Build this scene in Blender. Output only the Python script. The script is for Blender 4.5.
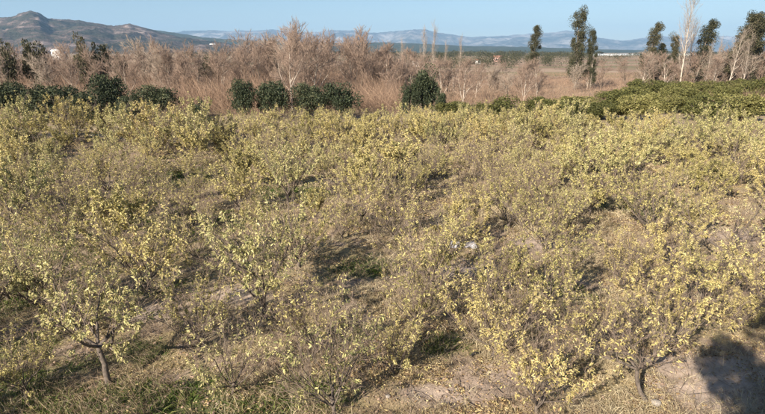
import bpy, math, random
import numpy as np
from mathutils import Vector
R = math.radians
for o in list(bpy.data.objects): bpy.data.objects.remove(o)
scn = bpy.context.scene
col = scn.collection
# ------------------------------------------------------------ camera, sky, sun, exposure
CAM_H = 6.0; PITCH = R(16.7); F = 517.0; CX, CY = 382.5, 207.0
cam_d = bpy.data.cameras.new('camera'); cam = bpy.data.objects.new('camera', cam_d); col.objects.link(cam)
cam.location = (0, 0, CAM_H); cam.rotation_euler = (R(90) - PITCH, 0, 0)
cam_d.sensor_width = 36; cam_d.lens = 36 * F / 765; cam_d.clip_start = .1; cam_d.clip_end = 60000
scn.camera = cam
SUN_EL = R(27); SUN_AZ = R(180 + 38)          # compass style azimuth, 0 = +Y, clockwise
world = bpy.data.worlds.new('World'); scn.world = world; world.use_nodes = True
wn = world.node_tree.nodes; wl = world.node_tree.links
sky = wn.new('ShaderNodeTexSky'); sky.sky_type = 'NISHITA'; sky.sun_disc = False
sky.sun_elevation = SUN_EL; sky.sun_rotation = SUN_AZ; sky.altitude = 100
sky.air_density = 1.0; sky.dust_density = 0.2; sky.ozone_density = 3.5
bg = wn['Background']; wl.new(sky.outputs[0], bg.inputs[0]); bg.inputs[1].default_value = 0.050
sd = bpy.data.lights.new('sun', 'SUN'); sd.energy = 5.0; sd.angle = R(.5); sd.color = (1, .90, .76)
sun = bpy.data.objects.new('sun', sd); col.objects.link(sun)
sv = Vector((math.sin(SUN_AZ) * math.cos(SUN_EL), math.cos(SUN_AZ) * math.cos(SUN_EL), math.sin(SUN_EL)))
sun.rotation_euler = sv.to_track_quat('Z', 'Y').to_euler(); sun.location = (-20, -30, 40)
scn.view_settings.view_transform = 'Standard'; scn.view_settings.look = 'None'
scn.view_settings.exposure = 1.23; scn.view_settings.gamma = 1
scn.cycles.max_bounces = 6; scn.cycles.diffuse_bounces = 3; scn.cycles.transmission_bounces = 3
scn.cycles.transparent_max_bounces = 8; scn.cycles.volume_bounces = 0

# ------------------------------------------------------------ small maths
def P(px, py, z=0.0):
    """photo pixel -> point at height z (used only to decide where a thing stands)"""
    u, v = px - CX, py - CY
    fw = F * math.cos(PITCH) - v * math.sin(PITCH); dn = F * math.sin(PITCH) + v * math.cos(PITCH)
    t = (CAM_H - z) / dn
    return (u * t, fw * t, z)
def at(px, py, Y):
    """pixel at forward distance Y -> x, z"""
    u, v = px - CX, py - CY
    fw = F * math.cos(PITCH) - v * math.sin(PITCH); dn = F * math.sin(PITCH) + v * math.cos(PITCH)
    t = Y / fw
    return (u * t, CAM_H - dn * t)
def rnd(seed): return np.random.default_rng(seed)
_tab = rnd(77).random((256, 256))
def vnoise(x, y):
    xi = np.floor(x).astype(int); yi = np.floor(y).astype(int); fx = x - xi; fy = y - yi
    fx = fx * fx * (3 - 2 * fx); fy = fy * fy * (3 - 2 * fy)
    a = _tab[xi % 256, yi % 256]; b = _tab[(xi + 1) % 256, yi % 256]
    c = _tab[xi % 256, (yi + 1) % 256]; d = _tab[(xi + 1) % 256, (yi + 1) % 256]
    return (a * (1 - fx) + b * fx) * (1 - fy) + (c * (1 - fx) + d * fx) * fy
def fbm(x, y, o=4, lac=2.1, g=.5):
    s = 0; a = 1; t = 0
    for i in range(o):
        s = s + a * vnoise(x + i * 17.3, y + i * 31.7); t += a; x = x * lac; y = y * lac; a *= g
    return s / t
MOUND = P(617, 372)
def hgt(x, y):
    x = np.asarray(x, float); y = np.asarray(y, float)
    near = np.clip((70 - np.abs(y)) / 40, 0, 1) * np.clip((90 - np.abs(x)) / 40, 0, 1)
    h = .22 * (fbm(x / 9 + 50, y / 9 + 50, 3) - .5) + .13 * (fbm(x / 1.1 + 9, y / 1.1 + 9, 3) - .5)
    h = h + .075 * (fbm(x / .22 + 3, y / .22 + 3, 2) - .5)
    h = h + .28 * np.exp(-(((x - MOUND[0]) / .42) ** 2 + ((y - MOUND[1]) / .36) ** 2))
    m2 = P(705, 372); h = h + .12 * np.exp(-(((x - m2[0]) / .9) ** 2 + ((y - m2[1]) / .6) ** 2))
    return h * near
def hz(x, y): return float(hgt(np.array([x]), np.array([y]))[0])

# ------------------------------------------------------------ materials
def mat(name, build):
    m = bpy.data.materials.new(name); m.use_nodes = True
    nt = m.node_tree; b = nt.nodes['Principled BSDF']
    build(nt, b); return m
def N(nt, t, **k):
    n = nt.nodes.new(t)
    for a, v in k.items():
        if a in ('op',): n.operation = v
        else: setattr(n, a, v)
    return n
def ramp(nt, stops, fac, interp='LINEAR'):
    r = nt.nodes.new('ShaderNodeValToRGB'); r.color_ramp.interpolation = interp
    el = r.color_ramp.elements
    while len(el) < len(stops): el.new(.5)
    for e, (p, c) in zip(el, stops): e.position = p; e.color = (*c, 1)
    nt.links.new(fac, r.inputs[0]); return r.outputs[0]
def noise(nt, scale, detail=4, vec=None, rough=.6):
    n = nt.nodes.new('ShaderNodeTexNoise'); n.inputs['Scale'].default_value = scale
    n.inputs['Detail'].default_value = detail; n.inputs['Roughness'].default_value = rough
    if vec is not None: nt.links.new(vec, n.inputs['Vector'])
    return n.outputs[0]
def mathn(nt, op, a, b):
    n = nt.nodes.new('ShaderNodeMath'); n.operation = op
    for i, v in enumerate((a, b)):
        if isinstance(v, (int, float)): n.inputs[i].default_value = v
        else: nt.links.new(v, n.inputs[i])
    return n.outputs[0]
def mix(nt, fac, a, b, blend='MIX'):
    n = nt.nodes.new('ShaderNodeMix'); n.data_type = 'RGBA'; n.blend_type = blend
    if isinstance(fac, (int, float)): n.inputs[0].default_value = fac
    else: nt.links.new(fac, n.inputs[0])
    for i, v in ((6, a), (7, b)):
        if isinstance(v, tuple): n.inputs[i].default_value = (*v, 1)
        else: nt.links.new(v, n.inputs[i])
    return n.outputs[2]
def leaf_mat(name, stops, trans=.22, shift=.25, rough=.6):
    """leaf colours picked per leaf, drifted a little per tree; thin leaves let some light through"""
    def b(nt, bs):
        geo = nt.nodes.new('ShaderNodeNewGeometry'); oi = nt.nodes.new('ShaderNodeObjectInfo')
        s = mathn(nt, 'MULTIPLY', geo.outputs['Random Per Island'], 1 - shift)
        s = mathn(nt, 'ADD', s, mathn(nt, 'MULTIPLY', oi.outputs['Random'], shift))
        c = ramp(nt, stops, s)
        bs.inputs['Roughness'].default_value = rough; bs.inputs['Specular IOR Level'].default_value = .25
        nt.links.new(c, bs.inputs['Base Color'])
        tr = nt.nodes.new('ShaderNodeBsdfTranslucent'); nt.links.new(c, tr.inputs[0])
        mx = nt.nodes.new('ShaderNodeMixShader'); mx.inputs[0].default_value = trans
        nt.links.new(bs.outputs[0], mx.inputs[1]); nt.links.new(tr.outputs[0], mx.inputs[2])
        nt.links.new(mx.outputs[0], nt.nodes['Material Output'].inputs[0])
    return mat(name, b)
def wood_mat(name, c1, c2, scale=12, rough=.85, island=0):
    def b(nt, bs):
        tc = nt.nodes.new('ShaderNodeTexCoord')
        n = noise(nt, scale, 5, tc.outputs['Object'])
        if island:
            geo = nt.nodes.new('ShaderNodeNewGeometry')
            n = mathn(nt, 'ADD', mathn(nt, 'MULTIPLY', n, 1 - island), mathn(nt, 'MULTIPLY', geo.outputs['Random Per Island'], island))
        nt.links.new(ramp(nt, [(.3, c1), (.7, c2)], n), bs.inputs['Base Color'])
        bs.inputs['Roughness'].default_value = rough
        bp = nt.nodes.new('ShaderNodeBump'); bp.inputs['Strength'].default_value = .5; bp.inputs['Distance'].default_value = .01
        nt.links.new(noise(nt, scale * 5, 3, tc.outputs['Object']), bp.inputs['Height']); nt.links.new(bp.outputs[0], bs.inputs['Normal'])
    return mat(name, b)
def plain_mat(name, c, rough=.8, var=.15, scale=3):
    return wood_mat(name, tuple(v * (1 - var) for v in c), tuple(min(1, v * (1 + var)) for v in c), scale, rough)

LEAF_PALE = leaf_mat('pale leaves', [(0, (.12, .14, .05)), (.25, (.32, .305, .13)), (.6, (.52, .465, .20)), (.88, (.67, .59, .30)), (1, (.30, .20, .11))])
LEAF_GOLD = leaf_mat('golden leaves', [(0, (.22, .18, .07)), (.3, (.45, .375, .155)), (.6, (.56, .47, .18)), (.85, (.66, .56, .27)), (1, (.36, .21, .11))])
LEAF_FAR = leaf_mat('yellow green leaves', [(0, (.15, .15, .055)), (.3, (.37, .325, .135)), (.65, (.56, .48, .19)), (.9, (.69, .59, .28)), (1, (.32, .21, .11))], shift=.35)
LEAF_DARK = leaf_mat('dark evergreen leaves', [(0, (.022, .03, .015)), (.5, (.045, .06, .03)), (.85, (.09, .10, .05)), (1, (.16, .155, .085))], .12)
LEAF_CITRUS = leaf_mat('citrus leaves', [(0, (.045, .05, .016)), (.5, (.135, .135, .042)), (.85, (.27, .245, .09)), (1, (.42, .36, .16))], .18, .55)
LEAF_EUC = leaf_mat('eucalyptus leaves', [(0, (.03, .036, .02)), (.5, (.07, .072, .038)), (.85, (.13, .115, .065)), (1, (.20, .15, .09))], .15)
WEED = leaf_mat('weed blades', [(0, (.04, .075, .012)), (.5, (.09, .14, .025)), (.85, (.17, .19, .05)), (1, (.32, .29, .12))], .25, 0)
STRAW = leaf_mat('dry grass blades', [(0, (.24, .18, .115)), (.5, (.45, .37, .235)), (1, (.62, .54, .36))], .15, 0)
LITTER = leaf_mat('fallen leaves', [(0, (.13, .075, .04)), (.35, (.30, .20, .10)), (.7, (.48, .38, .19)), (1, (.60, .50, .25))], .05, 0)
BARK = wood_mat('orchard bark', (.065, .052, .043), (.19, .15, .12), 14)
SHOOT = wood_mat('orchard shoots', (.17, .12, .09), (.33, .25, .19), 6)
TWIG_PINK = wood_mat('bare twigs', (.16, .11, .083), (.34, .245, .185), 1.2, island=.6)
TWIG_GREY = wood_mat('grey bare twigs', (.22, .17, .13), (.42, .34, .27), 1.2, island=.5)
BARK_PALE = wood_mat('pale bark', (.30, .24, .19), (.55, .48, .40), 3)
BARK_GREY = wood_mat('grey brown bark', (.13, .10, .08), (.30, .25, .20), 3)
BARK_BROWN = wood_mat('brown bark', (.10, .07, .05), (.24, .18, .13), 3)
BRUSH = wood_mat('dry brush', (.19, .115, .075), (.38, .26, .175), 1.5, island=.6)
WEEDSTEM = wood_mat('dead weed stems', (.16, .105, .07), (.42, .32, .20), 1.5, island=.7)
CLOD = plain_mat('soil clods', (.33, .235, .17), .95, .35, 9)

def ground_build(nt, bs):
    tc = nt.nodes.new('ShaderNodeTexCoord'); ob = tc.outputs['Object']
    n1 = noise(nt, .9, 6, ob, .65); n2 = noise(nt, 9, 6, ob, .7); n3 = noise(nt, .16, 4, ob)
    soil = ramp(nt, [(.25, (.15, .105, .075)), (.45, (.27, .20, .15)), (.62, (.40, .31, .235)), (.8, (.52, .42, .33))], n2)
    straw = ramp(nt, [(.3, (.22, .17, .085)), (.7, (.44, .36, .20))], noise(nt, 30, 3, ob, .8))
    m = ramp(nt, [(.42, (0, 0, 0)), (.56, (1, 1, 1))], n1)
    ab = nt.nodes.new('ShaderNodeAttribute'); ab.attribute_name = 'bare'
    m = mathn(nt, 'MULTIPLY', m, mathn(nt, 'SUBTRACT', 1.0, ab.outputs['Fac']))
    c = mix(nt, m, soil, straw); c = mix(nt, mathn(nt, 'MULTIPLY', ab.outputs['Fac'], .6), c, (.50, .40, .325))
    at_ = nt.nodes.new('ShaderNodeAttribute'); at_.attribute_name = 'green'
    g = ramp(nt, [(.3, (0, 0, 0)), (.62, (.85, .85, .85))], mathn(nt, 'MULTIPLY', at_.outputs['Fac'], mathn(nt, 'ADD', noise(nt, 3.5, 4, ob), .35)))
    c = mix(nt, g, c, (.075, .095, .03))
    # the plain beyond the orchard: brown and dull green fields in long strips
    mp = nt.nodes.new('ShaderNodeMapping'); mp.inputs['Scale'].default_value = (.0022, .010, 1); nt.links.new(ob, mp.inputs[0])
    far = ramp(nt, [(.36, (.14, .14, .06)), (.45, (.30, .20, .14)), (.52, (.40, .29, .21)), (.57, (.13, .16, .06)), (.62, (.33, .25, .17))], noise(nt, 1, 3, mp.outputs[0]), 'CONSTANT')
    far = mix(nt, .4, far, ramp(nt, [(.3, (.2, .14, .09)), (.7, (.36, .28, .2))], noise(nt, .08, 5, ob)))
    sep = nt.nodes.new('ShaderNodeSeparateXYZ'); nt.links.new(ob, sep.inputs[0])
    mr = nt.nodes.new('ShaderNodeMapRange'); mr.inputs[1].default_value = 60; mr.inputs[2].default_value = 110; nt.links.new(sep.outputs[1], mr.inputs[0])
    c = mix(nt, mr.outputs[0], c, far)
    nt.links.new(c, bs.inputs['Base Color']); bs.inputs['Roughness'].default_value = .95; bs.inputs['Specular IOR Level'].default_value = .15
    bp = nt.nodes.new('ShaderNodeBump'); bp.inputs['Strength'].default_value = .9; bp.inputs['Distance'].default_value = .035
    nt.links.new(noise(nt, 16, 6, ob, .75), bp.inputs['Height']); nt.links.new(bp.outputs[0], bs.inputs['Normal'])
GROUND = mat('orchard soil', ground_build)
def hill_mat(name, cols, s1, s2):
    def b(nt, bs):
        tc = nt.nodes.new('ShaderNodeTexCoord'); ob = tc.outputs['Object']
        n = mathn(nt, 'ADD', mathn(nt, 'MULTIPLY', noise(nt, s1, 5, ob), .6), mathn(nt, 'MULTIPLY', noise(nt, s2, 5, ob, .75), .4))
        nt.links.new(ramp(nt, cols, n), bs.inputs['Base Color']); bs.inputs['Roughness'].default_value = 1
        bs.inputs['Specular IOR Level'].default_value = 0
        bp = nt.nodes.new('ShaderNodeBump'); bp.inputs['Strength'].default_value = .8; bp.inputs['Distance'].default_value = 25 * .02 / s2
        nt.links.new(noise(nt, s2, 6, ob, .7), bp.inputs['Height']); nt.links.new(bp.outputs[0], bs.inputs['Normal'])
    return mat(name, b)

# ------------------------------------------------------------ mesh helpers
def mesh(name, parts, mats, smooth=False):
    """parts: list of (verts (n,3), faces (m,k), material index)"""
    me = bpy.data.meshes.new(name)
    V = np.concatenate([p[0] for p in parts]).astype(np.float32)
    loops = []; tot = []; mi = []; off = 0
    for v, f, k in parts:
        f = np.asarray(f); loops.append((f + off).ravel()); tot.append(np.full(len(f), f.shape[1])); mi.append(np.full(len(f), k)); off += len(v)
    loops = np.concatenate(loops).astype(np.int32); tot = np.concatenate(tot).astype(np.int32); mi = np.concatenate(mi).astype(np.int32)
    me.vertices.add(len(V)); me.vertices.foreach_set('co', V.ravel())
    me.loops.add(len(loops)); me.loops.foreach_set('vertex_index', loops)
    me.polygons.add(len(tot)); me.polygons.foreach_set('loop_start', np.concatenate([[0], np.cumsum(tot)[:-1]]).astype(np.int32))
    me.polygons.foreach_set('loop_total', tot); me.polygons.foreach_set('material_index', mi)
    if smooth: me.polygons.foreach_set('use_smooth', np.ones(len(tot), bool))
    for m in mats: me.materials.append(m)
    me.update(calc_edges=True); return me
def link(name, me, parent=None, kind=None, label=None, loc=None):
    o = bpy.data.objects.new(name, me); col.objects.link(o)
    if parent is not None: o.parent = parent
    if kind: o['kind'] = kind
    if label: o['label'] = label
    if loc is not None: o.location = loc
    return o
def nrm(v): return v / np.maximum(np.linalg.norm(v, axis=-1, keepdims=True), 1e-9)
def tubes(Pt, Rd, s):
    n, m, _ = Pt.shape
    T = nrm(np.gradient(Pt, axis=1)); ref = np.where(np.abs(T[..., 2:3]) > .9, [1., 0, 0], [0, 0, 1.])
    A = nrm(np.cross(T, ref)); B = np.cross(T, A)
    ang = np.arange(s) * 2 * np.pi / s
    V = Pt[:, :, None] + Rd[:, :, None, None] * (A[:, :, None] * np.cos(ang)[:, None] + B[:, :, None] * np.sin(ang)[:, None])
    idx = np.arange(n * m * s).reshape(n, m, s); nx = np.roll(idx, -1, 2)
    f = np.stack([idx[:, :-1], nx[:, :-1], nx[:, 1:], idx[:, 1:]], -1).reshape(-1, 4)
    return V.reshape(-1, 3), f
def spikes(p, d, L, r):
    """thin twigs: three sided, pointed"""
    n = len(p); A = nrm(np.cross(d, [0.31, .2, .93])); B = np.cross(d, A)
    ang = np.arange(3) * 2.0944
    base = p[:, None] + r[:, None, None] * (A[:, None] * np.cos(ang)[:, None] + B[:, None] * np.sin(ang)[:, None])
    V = np.concatenate([base, (p + d * L[:, None])[:, None]], 1).reshape(-1, 3)
    k = np.arange(n)[:, None] * 4
    f = np.concatenate([k + [0, 1, 3], k + [1, 2, 3], k + [2, 0, 3]], 0)
    return V, f
def leaves(p, d, L, W, rng, hi=False, curl=.25):
    """leaf blades folded on the midrib; hi adds a middle and a drooping tip"""
    n = len(p); d = nrm(d); q = nrm(np.cross(d, rng.normal(size=(n, 3)))); nn = np.cross(d, q)
    L = L[:, None]; W = W[:, None]
    if not hi:
        V = np.stack([p, p + d * L * .45 + q * W * .5 + nn * W * curl, p + d * L - nn * L * .12, p + d * L * .45 - q * W * .5 + nn * W * curl], 1).reshape(-1, 3)
        k = np.arange(n)[:, None] * 4
        return V, np.concatenate([k + [0, 1, 2], k + [0, 2, 3]], 0)
    dr = np.array([0, 0, -1.]) * L
    c1 = p + d * L * .33; c2 = p + d * L * .68 + dr * .05; t = p + d * L * .97 + dr * .18
    V = np.stack([p, c1 + q * W * .5 + nn * W * curl, c1, c1 - q * W * .5 + nn * W * curl,
                  c2 + q * W * .38 + nn * W * curl, c2, c2 - q * W * .38 + nn * W * curl, t], 1).reshape(-1, 3)
    k = np.arange(n)[:, None] * 8
    F3 = np.concatenate([k + [0, 1, 2], k + [0, 2, 3], k + [1, 4, 5], k + [1, 5, 2], k + [2, 5, 6], k + [2, 6, 3], k + [4, 7, 5], k + [5, 7, 6]], 0)
    return V, F3
def curve_pts(p0, d0, L, m, rng, up=0.0, wander=.25):
    n = len(p0); P_ = [p0]; d = nrm(d0); st = (L / (m - 1))[:, None]
    for i in range(m - 1):
        d = nrm(d + rng.normal(size=(n, 3)) * wander + np.array([0, 0, up])); P_.append(P_[-1] + d * st)
    return np.stack(P_, 1)
def children(Pt, Rd, k, rng, t0, t1, L, ang, up, wander, m, rs, lfall=.4, endr=.3):
    n, mm, _ = Pt.shape
    i = np.repeat(np.arange(n), k); t = (np.tile(np.arange(k), n) + rng.random(n * k)) / k * (t1 - t0) + t0
    x = np.clip(t * (mm - 1), 0, mm - 1.001); a = x.astype(int); f = (x - a)[:, None]
    p = Pt[i, a] * (1 - f) + Pt[i, a + 1] * f; T = nrm(Pt[i, a + 1] - Pt[i, a])
    r = (Rd[i, a] * (1 - f[:, 0]) + Rd[i, a + 1] * f[:, 0]) * rs
    side = nrm(np.cross(T, rng.normal(size=p.shape))); an = ang * (.7 + .6 * rng.random(len(p)))[:, None]
    d = T * np.cos(an) + side * np.sin(an)
    Ls = L * (1 - lfall * t) * (.65 + .7 * rng.random(len(p)))
    C = curve_pts(p, d, Ls, m, rng, up, wander)
    Rr = r[:, None] * np.linspace(1, endr, m)[None]
    return C, Rr
def along(Pt, k, rng, t0=0., t1=1.):
    n, mm, _ = Pt.shape; i = np.repeat(np.arange(n), k); x = (t0 + (t1 - t0) * rng.random(n * k)) * (mm - 1.001)
    a = x.astype(int); f = (x - a)[:, None]
    return Pt[i, a] * (1 - f) + Pt[i, a + 1] * f, nrm(Pt[i, a + 1] - Pt[i, a])
def empty(name, loc, rz, label, cat, group=None, scale=1.):
    o = bpy.data.objects.new(name, None); col.objects.link(o); o.empty_display_size = .3
    o.location = loc; o.rotation_euler = (0, 0, rz); o.scale = (scale,) * 3 if np.isscalar(scale) else scale
    o['label'] = label; o['category'] = cat
    if group: o['group'] = group
    return o

# ------------------------------------------------------------ ground: one sheet out to the horizon
def axis(lo, fine0, fine1, step, hi, g, gstep):
    a = list(np.arange(fine0, fine1, step)); s = step
    while a[-1] < hi: s = max(s, a[-1] * gstep) if a[-1] < 70 else s * g; a.append(a[-1] + s)
    b = []; x = fine0; s = step
    while x > lo: s *= 1.35; x -= s; b.append(x)
    return np.array(b[::-1] + a)
gy = axis(-4000, 5.5, 13, .055, 17000, 1.07, .0065)
xa = list(np.arange(.045, 9, .09)); s = .09
while xa[-1] < 17000: s *= 1.06; xa.append(xa[-1] + s)
gx = np.array([-v for v in xa[::-1]] + xa)
GX, GY = np.meshgrid(gx, gy)
GREEN = [(190, 224, 1.5), (366, 266, .9), (60, 406, .8), (205, 404, 1.0), (25, 345, .6), (150, 352, .45), (438, 346, .5), (560, 292, .8), (366, 268, 1.0),
         (120, 402, .9), (10, 300, .8), (300, 395, .8), (640, 205, 1.6), (290, 190, 1.6), (180, 178, 2), (590, 165, 2), (330, 330, .6), (20, 408, 1.0)]
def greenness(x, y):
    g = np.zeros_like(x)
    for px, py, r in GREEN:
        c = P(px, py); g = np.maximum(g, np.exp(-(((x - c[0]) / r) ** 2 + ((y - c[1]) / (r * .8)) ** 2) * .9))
    g = g + .55 * np.clip((-x / np.maximum(y, 1) - .15) * 1.6, 0, 1) * np.clip((fbm(x / 1.4 + 2, y / 1.4 + 5, 3) - .42) * 5, 0, 1) * (y > 0)  # extra green on the left, put into ground colour and weeds to darken it
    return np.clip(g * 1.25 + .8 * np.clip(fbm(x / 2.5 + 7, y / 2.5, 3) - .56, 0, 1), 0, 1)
BAREP = [(505, 378, .8), (450, 395, .5), (715, 372, 1.1), (235, 296, .8), (150, 312, .6), (470, 272, .8), (690, 372, .9), (718, 388, .8), (735, 235, 1.4), (540, 245, 1), (700, 395, .8), (660, 385, .3), (420, 392, .4)]
def bareness(x, y):
    g = np.zeros_like(x)
    for px, py, r in BAREP:
        c = P(px, py); g = np.maximum(g, np.exp(-(((x - c[0]) / r) ** 2 + ((y - c[1]) / (r * .7)) ** 2)))
    return g
V = np.stack([GX, GY, hgt(GX, GY)], -1).reshape(-1, 3)
ny, nx_ = GX.shape; idx = np.arange(ny * nx_).reshape(ny, nx_)
Fc = np.stack([idx[:-1, :-1], idx[:-1, 1:], idx[1:, 1:], idx[1:, :-1]], -1).reshape(-1, 4)
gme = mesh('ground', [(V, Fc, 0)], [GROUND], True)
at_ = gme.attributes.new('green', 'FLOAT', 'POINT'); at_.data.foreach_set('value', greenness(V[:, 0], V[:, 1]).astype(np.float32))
ba_ = gme.attributes.new('bare', 'FLOAT', 'POINT'); ba_.data.foreach_set('value', np.clip(1.3 * bareness(V[:, 0], V[:, 1]), 0, 1).astype(np.float32))
link('ground', gme, kind='structure')

# ------------------------------------------------------------ hills and mountains
def ridge(name, dist, prof, depth, m, seed, rough, n=360, kind='structure', base=-5):
    """prof: (photo x, photo y) of the skyline; a range with a near slope, its crest and a back slope"""
    px = np.array([p[0] for p in prof], float); py = np.array([p[1] for p in prof], float)
    xs = np.linspace(px[0], px[-1], n); yy = np.interp(xs, px, py)
    X = []; Z = []
    for a, b in zip(xs, yy):
        x_, z_ = at(a, b, dist); X.append(x_); Z.append(z_)
    X = np.array(X); Z = np.maximum(np.array(Z), 0)
    vs = np.concatenate([np.linspace(-1, 0, 54), np.linspace(.06, .8, 8)]); rows = []
    for v in vs:
        y = dist + v * depth; k = y / dist
        x = X * k; sh = np.cos(v * np.pi / 2) ** 1.3
        n_ = fbm(x / (depth * .22) + seed, np.full_like(x, y / (depth * .22)), 5, g=.55) - .5
        gully = np.abs(fbm(x / (depth * .16) + seed * 3, np.full_like(x, y / (depth * .5)), 4) - .5)
        w = 1 - abs(v) ** 6 if v < 0 else 1
        z = Z * sh + Z.max() * rough * n_ * (min(1, abs(v) * 3) * w) - Z * gully * rough * 2.0 * min(1, abs(v) * 4)
        z = z + Z.max() * .09 * (fbm(x / (depth * .045), y / (depth * .045) + x * 0 + seed, 4, g=.6) - .5) * np.clip(Z / Z.max() * 3, 0, 1)
        rows.append(np.stack([x, np.full_like(x, y), np.maximum(z, base) if -1 < v < .8 else np.full_like(x, base)], -1))
    G = np.stack(rows); a, b, _ = G.shape; id_ = np.arange(a * b).reshape(a, b)
    f = np.stack([id_[:-1, :-1], id_[:-1, 1:], id_[1:, 1:], id_[1:, :-1]], -1).reshape(-1, 4)
    return link(name, mesh(name, [(G.reshape(-1, 3), f, 0)], [m], True), kind=kind)
HILL = hill_mat('scrub covered hill', [(.36, (.025, .03, .022)), (.48, (.06, .058, .042)), (.54, (.12, .09, .075)), (.60, (.26, .20, .175)), (.7, (.42, .36, .32))], .005, .022)
WOODED = hill_mat('wooded hill', [(.35, (.03, .045, .025)), (.55, (.06, .07, .04)), (.72, (.14, .12, .08))], .006, .04)
ROCKY = hill_mat('rocky mountain', [(.42, (.04, .05, .045)), (.49, (.10, .10, .09)), (.56, (.26, .24, .22)), (.66, (.52, .48, .45))], .0011, .005)
ridge('mountain', 3200, [(-120, 22), (-60, 24), (-20, 20), (0, 18), (12, 17), (22, 14), (31, 12.5), (38, 14), (48, 20.5), (60, 20), (78, 21), (98, 24), (112, 27), (130, 25.5), (142, 29), (158, 33), (180, 37.5), (205, 41), (240, 46), (290, 52), (330, 56)], 1500, HILL, 3, .30)
ridge('hill', 4600, [(40, 40), (90, 30), (118, 26), (150, 30), (180, 34), (205, 38), (235, 40.5), (262, 41), (300, 42.5), (345, 43.5), (400, 43), (440, 45), (480, 46.5), (540, 47.5), (600, 49.5), (680, 51), (760, 52.5)], 1500, WOODED, 9, .10)
ridge('mountain', 12500, [(90, 32), (130, 29), (152, 29.5), (172, 33), (192, 31), (220, 30.5), (250, 31), (270, 29.5), (285, 31), (300, 33.5), (330, 30.5), (355, 31.5), (378, 33), (400, 31), (424, 29.5), (436, 32), (450, 34.5), (470, 37.5), (490, 36.5), (510, 35.5), (530, 34), (548, 33), (566, 30.5), (582, 33), (600, 38), (622, 41), (640, 38.5), (662, 36.5), (690, 38), (720, 36), (765, 39), (840, 41), (900, 44)], 4200, ROCKY, 5, .42, 620)

# ------------------------------------------------------------ haze
def haze():
    x, y0, y1, z0, z1 = 16500, -3000, 16500, -8, 760
    v = np.array([[a, b, c] for a in (-x, x) for b in (y0, y1) for c in (z0, z1)], float)
    f = np.array([[0, 1, 3, 2], [4, 6, 7, 5], [0, 4, 5, 1], [2, 3, 7, 6], [0, 2, 6, 4], [1, 5, 7, 3]])
    m = bpy.data.materials.new('haze air'); m.use_nodes = True; nt = m.node_tree; nt.nodes.remove(nt.nodes['Principled BSDF'])
    pv = nt.nodes.new('ShaderNodeVolumePrincipled'); pv.inputs['Density'].default_value = 0.85e-4
    pv.inputs['Color'].default_value = (.41, .67, 1.0, 1); nt.links.new(pv.outputs[0], nt.nodes['Material Output'].inputs['Volume'])
    link('haze', mesh('haze', [(v, f, 0)], [m]), kind='stuff')
haze()

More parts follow.
